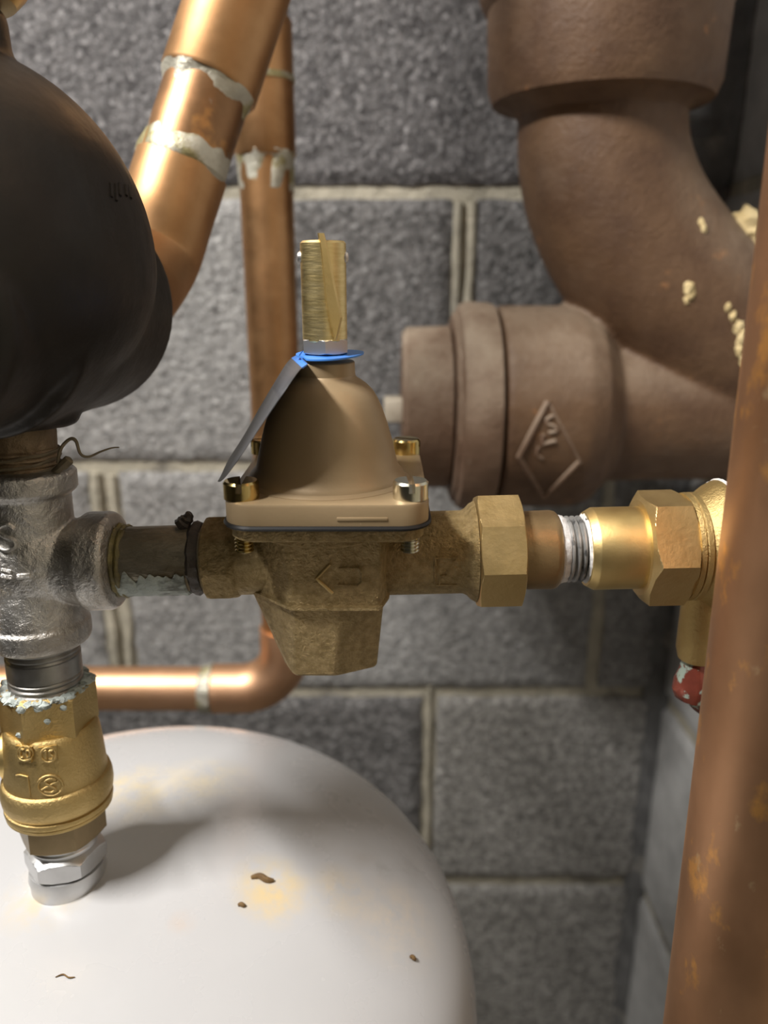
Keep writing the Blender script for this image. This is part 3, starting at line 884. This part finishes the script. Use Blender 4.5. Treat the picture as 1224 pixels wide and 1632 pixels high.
def rsq(h, r, z, n=6, cx=None):
    cx = PX if cx is None else cx
    out = []
    for qx, qy, a in ((1, 1, 0), (-1, 1, 90), (-1, -1, 180), (1, -1, 270)):
        for k in range(n + 1):
            t = math.radians(a + 90 * k / n)
            out.append(Vector((cx + qx * (h - r) + r * math.cos(t), VY + (h - r + BK if qy > 0 else r - h) + r * math.sin(t), z)))
    return out


def rz(px_, py_):
    return px_ * mmpp(525, py_, VY)


z_pt, z_pb = zf(803, 200), zf(838, 200)
# bonnet: bell, neck, square plate in one casting
prof = [(575, 0), (575, 45), (577, 47), (597, 47.5), (601, 50), (606, 58), (613, 67), (622, 75.5), (634, 82.5), (650, 89.5), (675, 97.5), (700, 104), (740, 112.5), (765, 117), (785, 121)]
st = [(zf(py, VY), rz(w, py)) for py, w in prof]
st = [(z, w) for z, w in st if z > z_pt + 2.5] + [(z_pt + 2.2, rz(121, 775)), (z_pt + 1.0, rz(123.5, 775)), (z_pt + 0.1, rz(130, 775)), (z_pt - 2, rz(130, 775))]
z0_ = st[0][0]
mb = MB().lathe((AX, VY, z0_), (0, 0, -1), [(z0_ - z, w) for z, w in st], 96)
H = 28.5
mb.rings([rsq(H - 1.0, 7, z_pt), rsq(H - 0.3, 7.7, z_pt - 0.3), rsq(H, 8, z_pt - 1.0), rsq(H, 8, z_pb)])
mb.box((PX + 3, VY - H - 0.22, z_pb + 1.4), (PX + 17, VY - H + 2, z_pb + 2.6), 0.3)
mb.build('bonnet', 'bonnet', reg, ang=28)
MB().rings([rsq(H - 2, 7, z_pb + 0.05), rsq(H + 0.5, 8.5, z_pb), rsq(H + 0.9, 8.9, z_pb - 0.6), rsq(H + 0.5, 8.5, z_pb - 1.3), rsq(H - 2, 7, z_pb - 1.35)]).build('gasket', 'gasket', reg)
# lower body
zg = z_pb - 1.35
mb = MB()
mb.rings([rsq(H - 1.6, 7.5, zg), rsq(H - 1.3, 7.5, zg - 0.8), rsq(H - 1.3, 7.5, zg - 3.4), rsq(H - 1.9, 7, zg - 3.9), rsq(H - 6, 6, zg - 4.2)])
mb.lathe((AX - 1, VY, zg - 3), (0, 0, -1), [(0, 23.5), (3.4, 23.5), (4.2, 22.6), (4.6, 20)], 64)


def sec(z, xl, xr, x1, x2, fy, g=0.0):
    """half-faceted section: left nose facet, flat front, right shoulder; mirrored to the back"""
    f = [(xl - g, -5), (x1 - g * 0.3, -fy - g), (x2 + g * 0.3, -fy - g), (xr + g, -fy * 0.55)]
    bck = [(xr + g, fy * 0.55), (x2, fy), (x1, fy), (xl - g, 5)]
    return [Vector((AX + a_, VY + b_, z)) for a_, b_ in f + bck]


zr_ = zf(972, 208)
zb_ = zf(1081, 214)


def chaikin(poly, rr3=1.0):
    out = []
    n = len(poly)
    for i in range(n):
        a_, b_, c_ = poly[i - 1], poly[i], poly[(i + 1) % n]
        da, dc = (a_ - b_), (c_ - b_)
        ka, kc = min(rr3, da.length * 0.45), min(rr3, dc.length * 0.45)
        pa, pc = b_ + da.normalized() * ka, b_ + dc.normalized() * kc
        for t in (0, 0.33, 0.67, 1):
            out.append(pa * (1 - t) ** 2 + b_ * 2 * t * (1 - t) + pc * t * t)
    return out


S = [sec(zg - 3, -25.2, 18.5, -11, 16.5, 20), sec(zr_ + 1.0, -25.0, 18.2, -10, 16.0, 19.0), sec(zr_ + 0.4, -25.0, 18.2, -10, 16.0, 19.0, 0.7), sec(zr_ - 0.4, -24.8, 18.2, -10, 16.0, 19.0, 0.7), sec(zr_ - 1.2, -24.0, 17.2, -9, 4.5, 18.2, 0),
     sec(zb_ + 1.2, -15.0, 15.0, -11, 2.5, 13.6), sec(zb_ + 0.4, -14.0, 14.6, -10.5, 2.5, 13.0), sec(zb_, -12.0, 12.4, -9.5, 2, 11.5)]
mb.rings([chaikin(s_, 1.4) for s_ in S])
# ports
r0 = vr(60); r1 = vr(69)
mb.lathe(OL, EX, [(vt(330), vr(50))] + [(vt(330), r1 * 0.86, r1, 8), (vt(334), r1 * 0.95, r1, 8), (vt(340), r1, r1, 8), (vt(372), r1, r1, 8), (vt(378), r1 * 0.94, r1, 8), (vt(384), r0), (vt(450), r0)], 64, ref=CAMREF, a0=math.radians(22.5))
rp = vr(66)
mb.lathe(OL, EX, [(vt(560), rp), (vt(735), rp), (vt(741), rp * 1.04), (vt(748), rp * 1.15), (vt(756), rp * 1.22), (vt(757), rp * 0.9)], 64, ref=CAMREF)
mb.build('body', 'bronze_cast', reg, ang=25)
rbv = mb.bvh()
mb = MB()
stroke(mb, rbv, [(526, 899), (504, 922), (530, 946)], 0.55, 0.15, seg=10)
mb.build('flow_arrow', 'bronze_machined', reg, label='worn bright arrow head pointing left')
mb = MB()
stroke(mb, rbv, [(540, 905), (572, 905), (577, 912), (577, 928), (570, 934), (538, 932)], 0.28, -0.05)
mb.build('cast_mark', 'bronze_cast', reg)
mb = MB()
stroke(mb, rbv, [(728, 889), (694, 890), (693, 932), (728, 932)], 0.4, 0.0)
stroke(mb, rbv, [(700, 932), (702, 918), (712, 917)], 0.3, 0.0)
mb.build('cast_mark', 'bronze_cast', reg, label='faint cast outlines')
# screws: slotted cheese heads through the plate
hr = 4.95


def screw(x, y, m, turn):
    mb = MB()
    mb.lathe((x, y, z_pt), (0, 0, 1), [(-0.2, hr * 0.9), (0.0, hr), (2.4, hr), (2.4, 0)], 40)
    for sgn in (-1, 1):                       # two halves of the head either side of the slot
        c = 0.85
        a0_ = math.asin(c / hr)
        poly = [Vector((math.cos(t) * hr, math.sin(t) * hr, 0)) for t in [a0_ + (PI - 2 * a0_) * k / 18 for k in range(19)]]
        inn = [Vector((p.x * 0.88, max(c, p.y * 0.9), 0)) for p in poly]
        R = Matrix.Rotation(turn + (0 if sgn > 0 else PI), 4, 'Z')
        O_ = Vector((x, y, z_pt))
        mb.rings([[O_ + R @ p + Vector((0, 0, 2.3)) for p in poly], [O_ + R @ p + Vector((0, 0, 4.4)) for p in poly], [O_ + R @ p + Vector((0, 0, 5.0)) for p in inn]])
    mb.lathe((x, y, z_pt), (0, 0, -1), [(0, 2.4), (10.5, 2.4)] + thread(10.8, 15.5, 2.7, 1.05, 0.55) + [(15.9, 1.8)], 24)
    return mb.build('screw', m, reg, ang=30)


fx = 22.6
screw(PX - fx - 1.2, VY - fx + 1.0, 'screw_gold', math.radians(92))
screw(PX + fx + 0.7, VY - fx + 1.0, 'screw_zinc', math.radians(93))['label'] = 'silvery slotted screw'
screw(PX - fx - 3, VY + fx + BK - 1, 'screw_gold', math.radians(20))
screw(PX + fx + 1.0, VY + fx + BK - 1, 'screw_gold', math.radians(-20))
# union nut and tailpiece
ON = math.radians(22.5)
MB().lathe(OL, EX, hexs(vt(757), vt(827), vr(93), 8, 0.97, 0.95, 0.35, vr(60), vr(60)), 128, ref=CAMREF, a0=ON).build('union_nut', 'bronze_machined', reg, ang=25, label='bright octagonal union nut')
MB().lathe(OL, EX, [(vt(822), vr(62)), (vt(876), vr(63)), (vt(883), vr(61)), (vt(887), vr(57)), (vt(887), vr(45))], 64, ref=CAMREF).build('tailpiece', 'bronze_dark', reg)
# adjusting stem
zs0, zs1 = zf(541, VY - 4), zf(384, VY)
rs_ = 36 * mmpp(518, 460, VY)
sxm = at(519, 560, VY).x
stx = at(516.5, 470, VY).x
zn0, zn1 = zf(566, VY - 6), zf(541, VY - 6)
MB().lathe((stx, VY, zs0 - 1), (0, 0, 1), [(0, rs_ - 0.4), (0.6, rs_), (zs1 - zs0 + 0.4, rs_), (zs1 - zs0 + 1.0, rs_ - 0.6), (zs1 - zs0 + 1.0, 0)], 64).build('adjusting_stem', 'brass_brushed', reg)
sbv2 = MB().lathe((stx, VY, zs0 - 1), (0, 0, 1), [(0, rs_), (60, rs_)], 64).bvh()
mb = MB()                                    # wedge lever lying in the stem's slot
edge_l = [(506, 379), (511, 398), (514, 430), (519, 478), (526, 512), (533, 541)]
edge_r = [(515, 379), (522, 398), (529, 436), (538, 480), (544, 506), (536, 541)]
rs = []
for i, ((ax_, ay_), (bx_, by_)) in enumerate(zip(edge_l, edge_r)):
    outp = 0.7 + 1.1 * min(1, i / 4)
    la, ra = [at(q[0], q[1], VY - rs_ + 0.3) for q in ((ax_, ay_), (bx_, by_))]
    dz = Vector((0, 0, 0)) if i else Vector((0, 0, 1.2))
    rs.append([la + Vector((0, -0.2, 0)) + dz, la + Vector((0.4, -outp, 0)) + dz, ra + Vector((-0.2, -outp * 0.8, 0)) + dz, ra + Vector((0.3, -0.1, 0)) + dz, ra + Vector((0, 4.5, 0)) + dz, la + Vector((0, 4.5, 0)) + dz])
mb.rings(rs)
mb.build('slot_lever', 'brass', reg, ang=20)
zp = zf(410, VY)
MB().lathe((stx - rs_ - 0.9, VY - 0.5, zp), (1, 0, 0), [(0, 0.6), (0.25, 1.3), (0.9, 1.7), (2 * rs_ + 0.9, 1.7), (2 * rs_ + 1.5, 1.3), (2 * rs_ + 1.7, 0.6)], 24).build('cross_pin', 'zinc', reg, label='silver cross pin')
MB().lathe((sxm, VY, zn0), (0, 0, 1), hexs(0, zn1 - zn0, 39.5 * mmpp(520, 555, VY), 6, 0.97, 0.96, 0.4, 3, 5), 96, a0=math.radians(4)).build('lock_nut', 'zinc_bright', reg, label='shiny silver lock nut')

# tag clamped under the lock nut
zt = zn0 - 0.45
tagc = Vector((at(526, 567, VY).x, VY, zt))
tg = thing('hang_tag', tagc + Vector((0, 0, -35)), 'blue washer-like tag with dark grey strip bent down left of the bell', 'tag')
rs, n = [], 56
up0, up1 = [], []
for k in range(n):
    t = 2 * PI * k / n
    rd = 9.9
    x, y = rd * math.cos(t), rd * math.sin(t) * 1.05
    z = 0.05 * x + (-0.5 if math.sin(t) < 0 else 0.2) * abs(math.sin(t)) + (0.6 if x < -7 else 0)
    up0.append(tagc + Vector((x, y, z - 0.2))); up1.append(tagc + Vector((x, y, z + 0.25)))
MB().rings([up0, up1]).build('ring', 'tag_blue', tg)
L_ = [(474, 566, 244), (460, 575, 245), (440, 606, 245), (414, 650, 245), (389, 694, 244), (366, 730, 240), (353, 757, 230), (348, 766, 222)]
R_ = [(490, 581, 206), (477, 590, 201), (458, 616, 198), (430, 658, 197), (406, 694, 198), (376, 738, 204), (356, 764, 214), (349, 767, 220)]
Lp, Rp = crv([at(*q) for q in L_], 4), crv([at(*q) for q in R_], 4)
rs = []
for a_, b_ in zip(Lp, Rp):
    nn = Vector((0.5, 0.05, 0.4)).normalized() * 0.25
    rs.append([a_ - nn, b_ - nn, b_ + nn, a_ + nn])
MB().rings(rs).build('strip', 'tag_black', tg, ang=60, label='dark grey strip')
mb = MB()
mb.rings([[tagc + Vector((-8.5, -5.5, 0.1)), tagc + Vector((-8.5, 6.5, 0.3)), tagc + Vector((-8.5, 6.5, 0.7)), tagc + Vector((-8.5, -5.5, 0.5))],
          [Rp[0] + Vector((0, 0, -0.2)), Lp[0] + Vector((0, 0, -0.2)), Lp[0] + Vector((0, 0, 0.2)), Rp[0] + Vector((0, 0, 0.2))],
          [Rp[3] + Vector((0.2, 0, -0.2)), Lp[3] + Vector((0.2, 0, -0.2)), Lp[3] + Vector((0, 0, 0.1)), Rp[3] + Vector((0, 0, 0.1))]])
mb.build('neck', 'tag_blue', tg, ang=60)

# ================================================================== RIGHT OF THE REGULATOR
nz_ = thing('pipe_nipple', OL + EX * vt(915) + Vector((0, 0, -10)), 'bright threaded nipple with white tape between the two brass unions', 'pipe nipple')
r = vr(53)
MB().lathe(OL, EX, [(vt(880), r * 0.96), (vt(893), r * 0.97)] + thread(vt(899), vt(932), r * 1.0, 1.81, 1.2) + [(vt(936), r), (vt(946), r)], 64).build('pipe', 'zinc_thread', nz_)
mb = MB().lathe(OL, EX, [(vt(884), r * 0.9), (vt(885), r * 1.02), (vt(890), r * 1.02), (vt(897), r * 0.99), (vt(900), r * 0.95)], 64, wob=0.8, ws=0.5)
mb.lathe(OL, EX, [(vt(927), r * 0.95), (vt(930), r * 1.03), (vt(936), r * 1.06), (vt(943), r * 1.02)], 64, wob=0.8, ws=0.5)
mb.build('thread_tape', 'tape', nz_, label='white thread tape')

un = thing('brass_union', OL + EX * vt(1050) + Vector((0, 0, -18)), 'bright brass union with big hexagon nut beside the foreground copper pipe', 'pipe union')
r = vr(65.5)
MB().lathe(OL, EX, [(vt(931), r * 0.80), (vt(931), r * 0.90), (vt(941), r * 0.985), (vt(943), r), (vt(1030), r), (vt(1030), r * 0.7)], 64).build('sleeve', 'brass', un)
MB().lathe(OL, EX, hexs(vt(1016), vt(1088), vr(93.5, 1050), 6, 0.93, 0.95, 0.5, r * 0.98, r), 120, ref=CAMREF, a0=math.radians(20)).build('union_nut', 'bronze_machined', un, ang=25)
kb = vr(1)
MB().lathe(OL, EX, [(vt(1084), 60 * kb), (vt(1085), 85 * kb), (vt(1092), 86 * kb), (vt(1094), 83 * kb), (vt(1096), 86 * kb), (vt(1103), 86 * kb), (vt(1105), 82 * kb), (vt(1108), 84 * kb), (vt(1116), 89 * kb), (vt(1128), 98 * kb), (vt(1140), 104 * kb), (vt(1142), 104 * kb), (vt(1142), 60 * kb)], 80).build('body', 'brass_cast', un)
MB().lathe(OL, EX, [(vt(1140), 103 * kb), (vt(1141), 105.5 * kb), (vt(1145), 106 * kb), (vt(1148), 104 * kb), (vt(1148), 80 * kb)], 80, wob=0.5, ws=0.5).build('tape_rim', 'tape', un, label='white rim')
MB().lathe(OL, EX, [(vt(1147), 90 * kb), (vt(1147), 99 * kb), (vt(1190), 99 * kb), (vt(1192), 90 * kb)], 64).build('collar', 'black_plastic', un, label='black collar')
tq0 = OL + EX * vt(1134)
zt0, zt1 = at(1134, 965, VY - 4).z, at(1134, 1050, VY).z
tb_ = (tq0.x, VY, zt1)
MB().lathe(tb_, (0, 0, 1), [(0, 4.5), (0.4, 6.0), (4, 6.9), (zt0 - zt1 + 6, 6.9)], 40).build('drain_tube', 'brass_cast', un)
o = thing('corroded_tube', (tq0.x, VY, zt1 - 14), 'red copper tube end with green crust under the brass drain tube', 'pipe')
mb = MB().lathe((tq0.x, VY, zt1 + 1), (0, 0, -1), [(0, 4.2), (3, 4.6), (5, 5.2), (9, 6.4), (12, 6.4), (15, 5.6), (16.5, 3)], 32, wob=0.8, ws=0.3)
e0 = Vector((tq0.x, VY, zt1 - 9))
mb.sweep(crv([e0, e0 + Vector((4, 0, -6)), e0 + Vector((12, 0, -10)), e0 + Vector((24, 0, -12)), Vector((WX - 2, VY, e0.z - 12))], 6), 4.8, 20)
mb.build('tube', 'copper_green', o)
